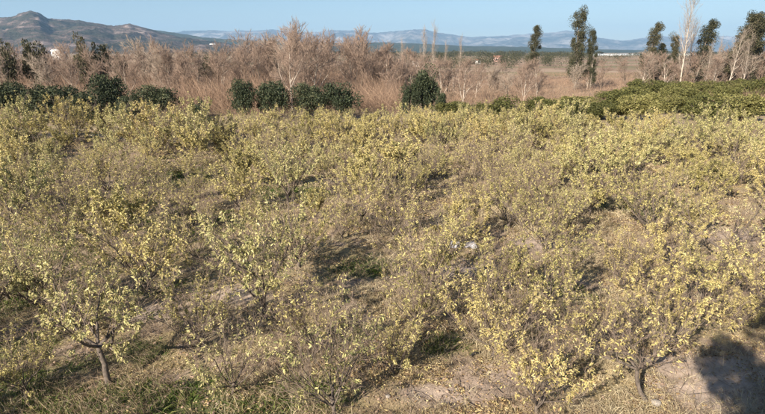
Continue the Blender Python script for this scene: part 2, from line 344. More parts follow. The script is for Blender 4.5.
# ------------------------------------------------------------ orchard trees
def orchard_kind(seed, H, W, nleaf, leafm, hi, trunk_h=.6, droop=.0, lean=(0, 0), shootn=4, bark=BARK, form='bush', lsize=1.):
    rng = rnd(seed)
    base = np.zeros((1, 3)); base[0, 2] = -.12
    T = curve_pts(base, np.array([[lean[0], lean[1], 1.]]), np.array([trunk_h + .12]), 6, rng, .12, .22)
    Tr = np.linspace(.062, .045, 6)[None] * (H / 2.4); Tr[0, 0] *= 1.35
    tv = tubes(T, Tr, 8)
    k = 4 + seed % 2 if form == 'open' else 8 + seed % 3   # a few spreading limbs, or many upright stems from low down
    az = np.arange(k) * 2 * np.pi / k + rng.random(k) * .9
    if form == 'open':
        d = np.stack([np.cos(az), np.sin(az), .45 + .5 * rng.random(k)], 1); up, wan, r0 = .10, .17, .034
    else:
        tl = .25 + .9 * rng.random(k); d = np.stack([np.cos(az) * tl, np.sin(az) * tl, np.full(k, .8)], 1); up, wan, r0 = .05, .13, .019
    LL = (H - trunk_h) * (.72 + .35 * rng.random(k)) * .95
    st = np.repeat(T[:, -1], k, 0) - [0, 0, .03] if form == 'open' else T[0, rng.integers(3, 6, k)]
    S = curve_pts(st, d * [W, W, 1], LL, 7, rng, up, wan)
    Sr = np.linspace(r0, .008, 7)[None] * np.ones((k, 1)) * (H / 2.4)
    B, Br = children(S, Sr, 6 if form == 'open' else 4, rng, .12, 1., (H - trunk_h) * .5, .8, .14, .18, 5, .62)
    C, Cr = children(B, Br, shootn, rng, .1, 1., .5 * (H - trunk_h) / 1.8, .5, .22 - droop, .13, 4, .6, .2)
    C2, Cr2 = children(S, Sr, 6, rng, .25, 1., .62 * (H - trunk_h) / 1.8, .42, .26 - droop, .11, 4, .42, .1)
    D, Dr = children(np.concatenate([C, C2]), np.concatenate([Cr, Cr2]), 4, rng, .05, .9, .26, .55, .12, .15, 3, .7, .2)
    bw = tubes(S, Sr, 6); bb = tubes(B, Br, 4)
    dp = spikes(D[:, 0], nrm(D[:, -1] - D[:, 0]), np.linalg.norm(D[:, -1] - D[:, 0], axis=1), np.full(len(D), .0032))
    cc = [tubes(np.concatenate([C, C2]), np.maximum(np.concatenate([Cr, Cr2]), .003), 3)]
    A = np.concatenate([C, C2, C2]); A = A[rng.random(len(A)) < .72]; q = 5
    per = max(1, int(round(nleaf / q / len(A) + .5)))
    p, t = along(A, per, rng, .35, 1.); p = np.repeat(p, q, 0); t = np.repeat(t, q, 0)
    p = p + rng.normal(size=p.shape) * .022
    keep = vnoise(p[:, 0] * 2.4 + seed, p[:, 1] * 2.4 + p[:, 2] * 1.9) + .25 * rng.random(len(p)) > .42
    p = p[keep]; t = t[keep]; n = len(p)
    out = nrm(p * [1, 1, 0] + 1e-4)
    ld = t * .45 + out * .25 + rng.normal(size=(n, 3)) * .5 + np.array([0, 0, -.45])
    L = (.045 + .05 * rng.random(n)) * lsize; Wd = L * (.30 + .14 * rng.random(n))
    if not hi: L *= 1.15; Wd = L * .42
    lv = leaves(p, ld, L, Wd, rng, hi, .42)
    return dict(trunk=mesh('trunk', [(*tv, 0)], [bark], True), branches=mesh('branches', [(*bw, 0), (*bb, 0), (*cc[0], 1), (*dp, 1)], [bark, SHOOT], True),
                crown=mesh('crown', [(*lv, 0)], [leafm]) if nleaf else None)
def plant_orchard(kind, x, y, rz, sc, label, group='fruit trees of the orchard', cat='fruit tree', name='orchard_tree'):
    e = empty(name, (x, y, hz(x, y)), rz, label, cat, group, sc)
    for part in ('trunk', 'branches', 'crown'):
        if kind.get(part): link(part, kind[part], e)
    return e
# near trees: where each one stands in the photograph, and how it looks
K_open = orchard_kind(11, 2.4, 1.35, 2600, LEAF_PALE, True, .8, form='open')
K_lean = orchard_kind(12, 2.1, 1.2, 1500, LEAF_PALE, True, .45, lean=(.15, .1))
K_full = orchard_kind(13, 2.6, .85, 5200, LEAF_PALE, True, .45)
K_gold = orchard_kind(14, 1.9, 1.0, 3600, LEAF_GOLD, True, .25, droop=.03, lsize=.85)
K_gold2 = orchard_kind(15, 1.9, 1.15, 4200, LEAF_GOLD, True, .2, lsize=.85)
K_thin = orchard_kind(16, 2.3, .9, 2000, LEAF_FAR, True, .35)
K_mid = orchard_kind(17, 2.4, .9, 4200, LEAF_FAR, True, .35)
K_bare = orchard_kind(18, 2.6, .8, 60, LEAF_PALE, True, .6, form='open')
K_twig = orchard_kind(20, 1.9, 1.0, 350, LEAF_FAR, True, .2, shootn=6)
K_curve = orchard_kind(19, 1.9, 1.2, 320, LEAF_GOLD, True, .7, form='open', lean=(-.35, .1))
NEAR = [
 (108, 384, K_open, 0.3, 1.0, 'pale leaved open fruit tree with a bare crooked trunk, front left corner of the orchard'),
 (338, 420, K_lean, 1.1, .95, 'low sparse fruit tree at the bottom edge casting a dark streak of shade'),
 (262, 322, K_full, 2.0, 1.1, 'tall dense pale green fruit tree standing left of the centre foreground'),
 (200, 345, K_thin, 4.0, .72, 'small thin fruit tree between the open crooked tree and the dense pale green one'),
 (492, 358, K_gold, 3.1, .95, 'golden leaved fruit tree with green weeds and a small black tube at its foot'),
 (674, 345, K_gold2, .9, .95, 'low bushy golden fruit tree with brown stems beside the bare pink soil on the right'),
 (538, 416, K_gold, 5.1, .85, 'golden fruit tree with hanging leaves at the bottom edge, left of the grassy mound'),
 (649, 402, K_curve, 0.0, .95, 'small fruit tree with a dark bent stem curving round the grassy mound'),
 (436, 290, K_thin, 2.2, 1.0, 'sparse fruit tree with pale bare stems showing, just left of the whitish scrap'),
 (548, 304, K_mid, .4, .82, 'yellow green fruit tree over green weeds, right of the whitish scrap'),
 (622, 292, K_gold, 1.9, .85, 'bright yellow fruit tree right behind the grassy mound'),
 (668, 268, K_gold2, 2.9, .9, 'rounded bright yellow fruit tree next to the dark leafless one'),
 (722, 268, K_bare, .7, 1.0, 'almost leafless dark fruit tree standing upright near the right edge'),
 (765, 318, K_thin, 3.6, .9, 'fruit tree cut by the right edge with a dark branch reaching in'),
 (52, 312, K_full, 4.4, .9, 'pale leaved fruit tree close behind the crooked tree at the left edge'),
 (150, 292, K_mid, 5.2, .98, 'yellow green fruit tree behind the crooked tree, left of the dense pale one'),
 (-8, 345, K_open, 3.0, .9, 'fruit tree cut by the left edge beside dark shaded weeds'),
 (318, 352, K_twig, 1.5, .8, 'twiggy nearly leafless fruit tree below the dense pale green one'),
 (415, 326, K_twig, 3.5, .95, 'twiggy brown stemmed fruit tree left of the golden tree with green weeds'),
 (590, 350, K_twig, 2.2, .8, 'twiggy brown fruit tree on the pale soil behind the grassy mound'),
 (92, 330, K_mid, 1.2, .7, 'short leafy fruit tree directly behind the bare crooked trunk'),
 (232, 392, K_lean, 4.2, .75, 'short sparse fruit tree beside green weeds at the bottom left'),
 (30, 392, K_thin, 2.4, .6, 'small sparse fruit tree in the bottom left corner weeds'),
 (700, 305, K_thin, 5.4, .8, 'thin fruit tree between the bushy golden one and the leafless dark one'),
 (492, 300, K_mid, 5.8, .72, 'short fruit tree just below the whitish scrap'),
 (300, 268, K_thin, .8, .9, 'sparse fruit tree behind the dense pale green one'),
 (8, 300, K_mid, .8, .9, 'leafy fruit tree at the left edge, behind the one over shaded weeds'),
 (395, 372, K_thin, 2.6, .6, 'thin knee high fruit tree in the middle of the foreground soil'),
 (740, 330, K_gold, 4.6, .6, 'small yellow fruit tree above the dark shade at the lower right'),
]
occupied = []
for px, py, k, rz, sc, lab in NEAR:
    x, y, _ = P(px, py); plant_orchard(k, x, y, rz, sc, lab); occupied.append((x, y))
# trees that stand just outside the frame and throw their shade into it
rg = random.Random(5)
for x, y, k, sc in [(-8.9, 5.6, K_full, 1.0), (-6.6, 4.0, K_full, .95), (-4.7, 3.5, K_full, .9), (-2.9, 3.0, K_mid, .95), (-5.8, 1.9, K_full, 1.15), (-8.0, 2.4, K_full, 1.15), (-10.6, 8.4, K_full, 1), (-10.8, 5.0, K_mid, 1.1), (-1.6, 1.8, K_mid, 1.1), (-3.9, .9, K_full, 1.1)]:
    plant_orchard(k, x, y, rg.random() * 6, sc, 'pale fruit tree beside the camera spot, nearer than the bottom edge', 'fruit trees outside the view'); occupied.append((x, y))
FARK = [orchard_kind(30 + i, 1.9 + .22 * (i % 4), .85 + .1 * (i % 3), 6000 if i < 4 else 3000, (LEAF_FAR, LEAF_FAR, LEAF_GOLD, LEAF_PALE, LEAF_FAR, LEAF_FAR)[i], False, .32) for i in range(6)]
ca, sa = math.cos(R(-8)), math.sin(R(-8))
ORD = 'first second third fourth fifth sixth seventh eighth ninth tenth eleventh twelfth thirteenth fourteenth fifteenth sixteenth seventeenth eighteenth nineteenth twentieth'.split()
rows = {}
for r in range(0, 30):
    for c in range(-30, 31):
        gx_, gy_ = c * 2.3 + (r % 2) * .9 + rg.uniform(-.5, .5), 11.5 + r * 2.2 + rg.uniform(-.4, .4)
        x, y = gx_ * ca - (gy_ - 12) * sa, 12 + gx_ * sa + (gy_ - 12) * ca
        edge = float(np.interp(x / y, [-.75, -.35, -.2, .15, .35, .75], [37, 38, 41.5, 42, 38, 36]))
        if y < 12.8 or y > edge or abs(x) > .76 * y + 2.5: continue
        if any((x - a) ** 2 + (y - b) ** 2 < 1.75 ** 2 for a, b in occupied): continue
        if rg.random() < .04: continue
        if abs(x + 17.5 - (y - 30) * -.5) < .9 and 26 < y < 40: continue
        rows.setdefault(r, []).append((x, y))
depth_order = sorted(rows)
for r in depth_order:
    seen = 0; look = ('yellow green', 'khaki leaved', 'pale yellow')[r % 3]
    for x, y in sorted(rows[r], key=lambda q: q[0] / q[1]):
        k = rg.choice((FARK[:4] * 3 + FARK[4:]) if y > 24 else FARK[:4] + [K_mid, K_full, K_thin, K_gold])
        side = 'left' if x < -.28 * y else ('right' if x > .28 * y else 'middle')
        inview = abs(x) < .73 * y
        if inview: seen += 1
        if not inview: lab, grp = 'fruit tree at the side of the rows, cut off by or past the photo edge', 'fruit trees past the photo edges'
        elif y < 30: lab, grp = 'fruit tree, %s from the left in the %s slanting row behind the foreground' % (ORD[min(seen, 20) - 1], ORD[depth_order.index(r)]), 'fruit trees in the rows behind the foreground'
        else:
            lab = {'left': 'yellow fruit tree in the last rows below the dark evergreens on the left', 'middle': 'yellow fruit tree in the last rows below the bare wood in the middle', 'right': 'yellow fruit tree in the last rows before the green citrus bushes'}[side]; grp = 'fruit trees, ' + side + ' back rows'
        sc = rg.uniform(.6, 1.12) * (1.08 if y > 30 else 1)
        v_ = float(fbm(np.array([x / 5 + 3]), np.array([y / 3.2 + 8]), 2)[0])
        if v_ < .40: k = K_twig if rg.random() < .5 else FARK[4]; sc *= .95
        if v_ > .60: sc *= 1.1
        plant_orchard(k, x, y, rg.random() * 6.28, sc, lab, grp)
print('orchard', sum(map(len, rows.values())))

# ------------------------------------------------------------ rounded evergreen crowns
def round_bush(seed, H, W, n, leafm, size, lobes=14, trunk=.6, low=.1):
    rng = rnd(seed)
    T = curve_pts(np.array([[0, 0, -.1]]), np.array([[0, 0, 1.]]), np.array([H * .5]), 4, rng, .1, .06); Tr = np.linspace(.11, .07, 4)[None]
    S, Sr = children(T, Tr, 7, rng, .25, 1., W * .45, .8, .15, .15, 4, .6)
    c = rng.normal(size=(lobes, 3)); c = nrm(c) * (.3 + .62 * rng.random((lobes, 1)))
    c = c * [W * .5, W * .5, H * .42] + [0, 0, H * (.5 + low)]; c[:, 2] = np.maximum(c[:, 2], H * .22)
    r = W * (.08 + .15 * rng.random(lobes))
    i = rng.integers(0, lobes, n); d = nrm(rng.normal(size=(n, 3)) + [0, 0, .15]); rad = r[i] * (.62 + .5 * rng.random(n) ** .7)
    p = c[i] + d * rad[:, None] * [1, 1, .85]
    p = p[p[:, 2] > .12]; d = d[:len(p)]
    L = size * (.6 + .8 * rng.random(len(p)))
    ld = nrm(rng.normal(size=p.shape) + (p - [0, 0, H * .4]) * .3)
    return dict(trunk=mesh('trunk', [(*tubes(T, Tr, 6), 0)], [BARK_BROWN]), branches=mesh('branches', [(*tubes(S, Sr, 4), 0)], [BARK_BROWN]),
                crown=mesh('crown', [(*leaves(p, ld, L, L * .55, rng), 0)], [leafm]))
def plant(kind, name, x, y, rz, sc, label, cat, group=None, parts=('trunk', 'branches', 'crown')):
    e = empty(name, (x, y, hz(x, y)), rz, label, cat, group, sc)
    for q in parts:
        if kind.get(q): link(q, kind[q], e)
    return e
EV = [round_bush(50 + i, 3.4, 3.9, 6500, LEAF_DARK, .17, 40) for i in range(4)]
def evergreen(px, ytop, wpx, Y, label, k, name='evergreen_tree', grp='dark evergreens along the far orchard edge'):
    x, z = at(px, ytop + 3.5, Y); w = wpx * Y / F * 1.22
    plant(EV[(k + int(px)) % 4], name, x, Y, px * .37, (w / 3.6, w / 3.6, max(z, 1.2) / 3.25), label, 'tree', grp)
evergreen(8, 80, 36, 47, 'dark evergreen cut by the left edge of the photo', 0)
evergreen(36, 88, 22, 46, 'small dark evergreen squeezed between the two big left ones', 1)
evergreen(58, 83, 42, 46.5, 'broad dark evergreen, widest of the row on the left', 2)
evergreen(82, 90, 26, 45, 'low dark evergreen joined to the right side of the broad one', 0)
evergreen(107, 73, 27, 48, 'tall pointed dark evergreen standing above its row on the left', 1)
evergreen(128, 92, 22, 46, 'squat dark evergreen between the tall pointed one and the rounded one', 2)
evergreen(156, 84, 30, 47, 'rounded dark evergreen at the right end of the left row', 0)
evergreen(243, 78, 20, 47, 'narrow upright dark evergreen left of the pale slim trunk', 1)
evergreen(270, 80, 30, 47.5, 'rounded dark green evergreen directly left of the pale slim trunk', 2)
evergreen(308, 82, 24, 48, 'dark evergreen directly right of the pale slim trunk', 0)
evergreen(338, 82, 30, 47, 'rounded dark evergreen, right one of the pair behind the middle rows', 1)
evergreen(427, 71, 27, 50, 'lone mid green evergreen standing between the bare wood and the hedge', 2)
evergreen(197, 99, 13, 36.5, 'slim dark shrub added to fill a dark gap between the yellow back row trees', 1)  # added bush, stands in for the dark gap in the back rows
evergreen(410, 84, 14, 49, 'small dark shrub at the left foot of the lone mid green evergreen', 0)
evergreen(441, 88, 10, 48, 'small dark stump like shrub at the right foot of the lone evergreen', 1)
# dark crowns rising out of the bare wood on the left
EVT = [round_bush(60 + i, 6, 4.2, 3000, LEAF_EUC, .24, 30) for i in range(2)]
for px, yt, w, Y, k, lab in [(28, 36, 23, 62, 0, 'dark leafy tree below the mountain peak, rising over the bare wood'), (3, 43, 18, 60, 1, 'dark leafy tree at the left edge behind the bare wood'),
                         (78, 37, 17, 62, 1, 'small dark crown poking out of the bare wood right of the peak'), (98, 39, 18, 64, 0, 'brownish dark crown above the bare wood, second from the peak'),
                         (40, 72, 16, 58, 0, 'dark reddish bush in front of the bare wood on the left'), (206, 58, 20, 70, 1, 'dull green brown crown low in the bare wood left of centre'), (118, 50, 14, 70, 0, 'small brownish crown in the bare wood, third from the peak')]:
    x, z = at(px, yt, Y); w_ = w * Y / F
    plant(EVT[k], 'leafy_tree', x, Y, px, (w_ / 4.2, w_ / 4.2, z / 5.9), lab, 'tree')
# citrus bushes on the right
CI = [round_bush(70 + i, 2.5, 3.4, 7500, LEAF_CITRUS, .14, 26, low=-.04) for i in range(3)]
nb = 0
ROWS_ = ['in the front line of the planting', 'in the second line of the planting', 'in the third line of the planting', 'in the fourth line of the planting', 'in the fifth line of the planting', 'in the last line of the planting']
crank = [0] * 6
ROWN = ['in the hedge like front line right of the middle', 'in the second line of the planting on the right', 'in the third line of the planting on the right', 'in the fourth line of the planting on the right', 'in the fifth line, near the eucalyptus', 'in the last line below the tall trees']
for row, (Y, x0, x1) in enumerate([(44, 455, 775), (49, 540, 775), (55, 580, 780), (63, 610, 785), (70, 640, 790), (77, 665, 795)]):
    px = x0
    while px < x1:
        f = (px - x0) / (x1 - x0); Yj = Y + rg.uniform(-1, 1) + (2 if px < 560 else 0) - 3 * f
        z = rg.uniform(1.35, 2.4) + (.3 * f) + (.3 if row > 3 else 0) + (.45 if px < 570 else .3 if row == 0 else 0); w = rg.uniform(3.2, 5.2); x = at(px, 90, Yj)[0]
        if rg.random() > .05:
            if row == 0 and px > 585: px += 14; continue
            plant(CI[nb % 3], 'citrus_bush', x, Yj, nb * 1.3, (w / 3.2, w / 3.2, z / 2.4), ('green citrus bush, %s from the left ' % ORD[crank[row] % 20]) + ROWS_[row], 'bush', 'citrus bushes ' + ROWN[row]); nb += 1; crank[row] += 1
        px += w * F / Yj * rg.uniform(.7, 1.05)
# off frame leafy tree behind the bottom right corner: its shade falls on the bare soil
BIG = round_bush(81, 7.4, 3.3, 17000, LEAF_DARK, .13, 60, low=.24)
plant(BIG, 'leafy_tree', -.25, -1.9, .4, 1.0, 'tall leafy tree behind the camera, its shade lying on the bare soil at lower right', 'tree')

# ------------------------------------------------------------ bare trees of the wood
def bare_kind(seed, H, spread, tw, twm, bark, upright=.12, slim=1., limbs=9, t0=.18, thick=1.):
    rng = rnd(seed); slimk = spread < .8
    T = curve_pts(np.array([[0, 0, -.2]]), np.array([[0, 0, 1.]]), np.array([H * .86]), 9, rng, .06, .018 if slimk else .05)
    Tr = np.linspace(.13, .02, 9)[None] * slim * H / 8
    S, Sr = children(T, Tr, limbs, rng, t0, 1., H * .42 * spread, .62, upright, .12, 6, .62, .55)
    B, Br = children(S, Sr, 6, rng, .2, 1., H * .20 * spread, .6, upright, .14, 4, .6, .3)
    C, Cr = children(B, Br, 3 if slimk else 5, rng, .1, 1., H * .11 * (.5 + .5 * spread), .55, upright * .8, .14, 3, .6, .2)
    p, t = along(C, tw, rng, .1, 1.); n = len(p)
    d = nrm(t + rng.normal(size=(n, 3)) * .42 + [0, 0, .25]); L = H * .055 * (.5 + rng.random(n))
    sp = spikes(p, d, L, np.full(n, .007 * thick))
    return dict(trunk=mesh('trunk', [(*tubes(T, Tr, 6), 0)], [bark], True), branches=mesh('branches', [(*tubes(S, np.maximum(Sr, .015), 4), 0), (*tubes(B, np.maximum(Br, .012 * thick), 3), 1)], [bark, twm]),
                crown=mesh('twigs', [(*tubes(C, np.maximum(Cr, .008 * thick), 3), 0), (*sp, 0)], [twm]))
def plant_bare(kind, x, y, rz, sc, label, group=None, name='bare_tree'):
    e = empty(name, (x, y, 0), rz, label, 'bare tree', group, sc)
    link('trunk', kind['trunk'], e); link('branches', kind['branches'], e); link('twigs', kind['crown'], e)
    return e
BK = [bare_kind(90 + i, 8, 1.0 + .1 * (i % 2), 9, (TWIG_PINK, TWIG_PINK, TWIG_GREY, TWIG_PINK)[i % 4], (BARK_BROWN, BARK_PALE)[i % 2], .10, 1, 10, .12, 1.5) for i in range(5)]
for px, yt, Y, k, sc, lab in [(289, 44, 52, 1, 1, 'bare tree with a slim pale trunk between two dark evergreens'), (304, 31, 74, 3, 1, 'tallest wide bare tree at the middle of the wood, its top above the far mountains'),
                      (352, 36, 78, 0, 1, 'bare tree with a thin top spike right of the tallest one'), (278, 42, 70, 2, 1, 'greyish bare tree left of the tallest one'),
                      (362, 46, 62, 4, 1, 'bare tree with forked pale trunk near the right end of the wood'), (140, 44, 66, 2, 1, 'grey bare tree in the wood above the rounded dark evergreen'),
                      (246, 42, 76, 1, 1, 'bare tree with pale yellowish trunk standing apart in front of the dark hill')]:
    x, z = at(px, yt, Y); plant_bare(BK[k], x, Y, px * 1., z / 7.6, lab)
for i in range(95):
    px = -18 + i * 4.62 + rg.uniform(-5, 5); Y = rg.choice([58, 66, 76, 88, 100]) + rg.uniform(-4, 4)
    if px > 330: Y = max(Y, 64)
    top = float(np.interp(px, [-20, 40, 100, 160, 200, 235, 250, 280, 330, 365, 400, 430], [55, 56, 55, 52, 54, 54, 48, 43, 42, 47, 55, 60])) + rg.uniform(-2, 8)
    x, z = at(px, top, Y)
    sec = 'below the mountain peak on the left' if px < 110 else ('left of centre behind the dark evergreens' if px < 235 else ('in the middle around the tallest tree' if px < 330 else 'at its thin right end'))
    plant_bare(BK[rg.randrange(5)], x, Y, rg.random() * 6, (z / 7.6 * rg.uniform(.9, 1.25),) * 2 + (z / 7.6,), 'leafless reddish brown tree in the bare wood, ' + sec, 'bare trees of the wood, ' + sec)
for i in range(34):
    px = 372 + i * 5.2 + rg.uniform(-3, 3); Y = rg.choice([62, 70, 80, 92]) + rg.uniform(-3, 3); x, z = at(px, float(np.interp(px, [370, 430, 560], [57, 65, 71])) + rg.uniform(-3, 8), Y); z = max(z, 1.8)
    plant_bare(BK[rg.randrange(5)], x, Y, i * 2.1, (z / 6, z / 6, z / 7.6), 'low leafless scrub tree between the bare wood and the lone eucalyptus', 'low scrub trees right of the wood', 'scrub_tree')
for i, px in enumerate([520, 538, 575, 590, 603, 628, 645, 660, 668, 680, 695, 703, 712, 718, 726, 733, 742, 750, 758, 766]):
    Y = 80 + (i * 7) % 13; x, z = at(px, 62 - (i * 5) % 9 + (6 if px < 640 else 0), Y); z = max(z, 1.8)
    plant_bare(BK[i % 5], x, Y, i * 1.7, (z / 6.2, z / 6.2, z / 7.6), 'low reddish leafless bush among the feet of the eucalyptus and poplar trees', 'low leafless bushes around the eucalyptus', 'bare_bush')
# slim poplars
PO = [bare_kind(110 + i, 12, .55, 3, TWIG_GREY, BARK_PALE, .26, .62, 15, .22, .9) for i in range(2)]
for px, yt, Y, k, w, lab in [(690, -16, 84, 0, .85, 'tallest pale bare poplar, running out of the top of the photo on the right'), (737, 31, 80, 1, 1.2, 'leaning pale bare poplar in front of the dark trees at the right edge'),
                         (424, 30, 120, 1, .8, 'thin whitish bare poplar, leftmost of the faint three before the far mountains'), (434, 26, 118, 0, .7, 'thin whitish bare poplar, middle one of the faint three'),
                         (461, 38, 122, 1, .7, 'thin whitish bare poplar, rightmost of the faint three'), (402, 42, 115, 0, .8, 'faint bare poplar left of the three whitish ones'),
                         (446, 44, 125, 0, .7, 'short faint bare poplar between the whitish ones'), (696, 22, 90, 1, .8, 'slim bare poplar just right of the tallest one'), (712, 45, 82, 1, .8, 'short slim pale poplar before the dark eucalyptus'),
                         (722, 42, 86, 0, .8, 'short bare poplar between the eucalyptus and the leaning one'), (752, 38, 79, 0, .9, 'pale bare poplar trunk close to the right edge')]:
    x, z = at(px + (6 if px == 690 else 0), yt, Y); e = plant_bare(PO[k], x, Y, px, (z / 11.4 * w, z / 11.4 * w, z / 11.4), lab)
    if px == 737: e.rotation_euler = (0, R(9), 0)
# eucalyptus trees
def euc_kind(seed, H, W, n, clumps, low=.05):
    rng = rnd(seed)
    T = curve_pts(np.array([[0, 0, -.2]]), np.array([[0, 0, 1.]]), np.array([H * .93]), 9, rng, .05, .04); Tr = np.linspace(.17, .03, 9)[None]
    S, Sr = children(T, Tr, clumps, rng, low, 1., W * .62, .55, .22, .10, 4, .5, .55)
    ce = S[:, -1]; i = rng.integers(0, len(ce), n)
    rr = (.3 + .7 * rng.random(len(ce)) ** 1.5) * W * .23
    d = rng.normal(size=(n, 3)); d = nrm(d) * rng.random((n, 1)) ** .45
    p = ce[i] + d * rr[i][:, None] * [1, 1, 1.7]
    q, _ = along(S, max(1, n // 6 // len(S)), rng, .3, 1); p = np.concatenate([p, q + rng.normal(size=q.shape) * .2]); n = len(p)
    L = .16 * (.6 + .8 * rng.random(n)); ld = rng.normal(size=(n, 3)) * .6 + [0, 0, -.8]
    return dict(trunk=mesh('trunk', [(*tubes(T, Tr, 6), 0)], [BARK_GREY], True), branches=mesh('branches', [(*tubes(S, Sr, 4), 0)], [BARK_GREY]),
                crown=mesh('crown', [(*leaves(p, ld, L, L * .4, rng), 0)], [LEAF_EUC]))
EU = [euc_kind(130 + i, 12, 3.3, 12000, 36 + 8 * (i % 2)) for i in range(4)]
for px, yt, wpx, Y, k, lab in [(535, 25, 15, 115, 0, 'lone slender eucalyptus standing apart in the plain left of the others'),
                          (583, 9, 19, 86, 1, 'tallest eucalyptus, left one of the touching pair'), (597, 29, 13, 87, 2, 'shorter eucalyptus, right one of the touching pair'),
                          (652, 23, 18, 92, 3, 'pointed eucalyptus between the pair and the pale poplar'), (662, 43, 15, 93, 0, 'short eucalyptus leaning against the pointed one'),
                          (679, 35, 13, 95, 2, 'small narrow eucalyptus immediately left of the tallest pale poplar'), (706, 20, 22, 90, 3, 'broad dark eucalyptus right of the tallest pale poplar'),
                          (733, 24, 24, 88, 1, 'brownish eucalyptus behind the leaning pale poplar'), (757, 14, 28, 84, 0, 'big dark eucalyptus at the right edge of the photo'), (745, 30, 18, 90, 2, 'dark eucalyptus filling the gap before the right edge'), (772, 12, 24, 86, 3, 'dark eucalyptus cut off by the right edge')]:
    x, z = at(px, yt, Y); w = wpx * Y / F
    plant(EU[k], 'eucalyptus_tree', x, Y, px * .7, (w / 2.35, w / 2.35, z / 11.8), lab, 'tree', 'eucalyptus trees in the plain')

# ------------------------------------------------------------ far buildings
WHITE = plain_mat('white plaster', (.75, .73, .70), .8, .06); TILE = plain_mat('red roof tiles', (.30, .15, .11), .9, .25); PINKW = plain_mat('pink plaster', (.42, .27, .23), .85, .1)
GLASSY = plain_mat('dark window glass', (.04, .045, .05), .25, .2); FILM = plain_mat('greenhouse film', (.50, .52, .53), .45, .05)
def boxv(x0, x1, y0, y1, z0, z1):
    v = np.array([[a, b, c] for a in (x0, x1) for b in (y0, y1) for c in (z0, z1)], float)
    return v, np.array([[0, 1, 3, 2], [4, 6, 7, 5], [0, 4, 5, 1], [2, 3, 7, 6], [0, 2, 6, 4], [1, 5, 7, 3]])
def gable(w, d, z0, h, over=.3):
    w2, d2 = w / 2 + over, d / 2 + over
    v = np.array([[-w2, -d2, z0], [w2, -d2, z0], [w2, d2, z0], [-w2, d2, z0], [-w2, 0, z0 + h], [w2, 0, z0 + h],
                  [-w2, -d2, z0 + .2], [w2, -d2, z0 + .2], [w2, d2, z0 + .2], [-w2, d2, z0 + .2], [-w2, 0, z0 + h + .2], [w2, 0, z0 + h + .2]])
    return v, np.array([[6, 7, 11, 10], [9, 10, 11, 8], [0, 1, 7, 6], [3, 9, 8, 2], [0, 4, 5, 1], [4, 3, 2, 5], [0, 6, 10, 4], [4, 10, 9, 3], [1, 5, 11, 7], [5, 2, 8, 11]])
def house(x, y, z, w, d, h, wall, roofm, label, nwin=3, rz=0., storeys=1):
    e = empty('house', (x, y, z), rz, label, 'house')
    link('wall', mesh('wall', [(*boxv(-w / 2, w / 2, -d / 2, d / 2, -1, h), 0)], [wall]), e)
    link('roof', mesh('roof', [(*gable(w, d, h + .003, w * .14), 0)], [roofm]), e)
    for s in range(storeys):
        for i in range(nwin):
            cx = -w / 2 + w * (i + .5) / nwin; zz = h / storeys * (s + .35); ww = w / nwin * .18
            wn_ = link('window', mesh('window', [(*boxv(cx - ww, cx + ww, -d / 2 - .04, -d / 2 - .003, zz, zz + h / storeys * .38), 0)], [wall]), e)
            link('pane', mesh('pane', [(*boxv(cx - ww * .8, cx + ww * .8, -d / 2 - .07, -d / 2 - .043, zz + .1, zz + h / storeys * .38 - .1), 0)], [GLASSY]), wn_)
x, z = at(213, 46.5, 2450); house(x, 2450, z - 1, 26, 14, 9, WHITE, WHITE, 'white house on the low hill above the bare wood', 4, 0, 2)
x, z = at(88, 34.5, 2500); house(x, 2500, z, 15, 12, 8, WHITE, TILE, 'tiny white house on the slope right of the mountain peak', 3, .2, 2)
x, z = at(66, 31, 2600); house(x, 2600, z, 13, 10, 6, WHITE, TILE, 'tiny pale house higher on the mountain slope', 2, .2, 1)
house(at(498, 61, 330)[0], 330, 0, 5.5, 4, 2.9, PINKW, TILE, 'small pink house with a red roof in the brown plain', 2)
house(at(478, 64, 270)[0], 270, 0, 2.4, 2, 2.0, WHITE, TILE, 'tiny white hut left of the pink house in the plain', 1)
house(at(417, 65, 235)[0], 235, 0, 3.6, 2.6, 1.6, WHITE, WHITE, 'low white shed behind the bare wood, nearest building of the plain', 2)
house(at(57, 44, 420)[0], 420, 0, 8, 6, 6.6, WHITE, WHITE, 'pale house half hidden by bare trees below the mountain', 3, .1, 2)
house(at(10, 52, 400)[0], 400, 0, 7, 6, 4.2, WHITE, TILE, 'pale house at the left edge behind the dark leafy tree', 2, .1)
def greenhouse(px, w, Y, label, h=3.0):
    x = at(px, 52, Y)[0]; e = empty('greenhouse', (x, Y, 0), 0, label, 'greenhouse', 'greenhouses on the horizon')
    n = max(1, int(w / 22))
    for i in range(n):
        x0 = -w / 2 + i * w / n; s = w / n; a = np.linspace(0, np.pi, 7)
        ring = np.stack([x0 + s / 2 - np.cos(a) * s / 2 * .99, np.zeros(7), h * .55 + np.sin(a) * h * .45], 1)
        ring = np.concatenate([[[x0 + s * .005, 0, 0]], ring, [[x0 + s * .995, 0, 0]]])
        v = np.concatenate([ring, ring + [0, 60, 0]]); k = len(ring)
        f = np.array([[j, j + 1, j + 1 + k, j + k] for j in range(k - 1)])
        c = np.array([[(0 + x0 + s / 2), 0, 0]]); vv = np.concatenate([v, c]); ff = np.array([[j, j + 1, 2 * k] for j in range(k - 1)])
        link('tunnel', mesh('tunnel', [(v, f, 0), (vv, ff, 0)], [FILM]), e)
greenhouse(612, 30, 900, 'white greenhouse on the horizon right of the eucalyptus pair'); greenhouse(634, 25, 950, 'white greenhouse on the horizon left of the pointed eucalyptus'); greenhouse(690, 22, 900, 'white greenhouse on the horizon behind the tallest pale poplar')
greenhouse(562, 24, 1100, 'white greenhouse on the horizon between the lone eucalyptus and the pair')

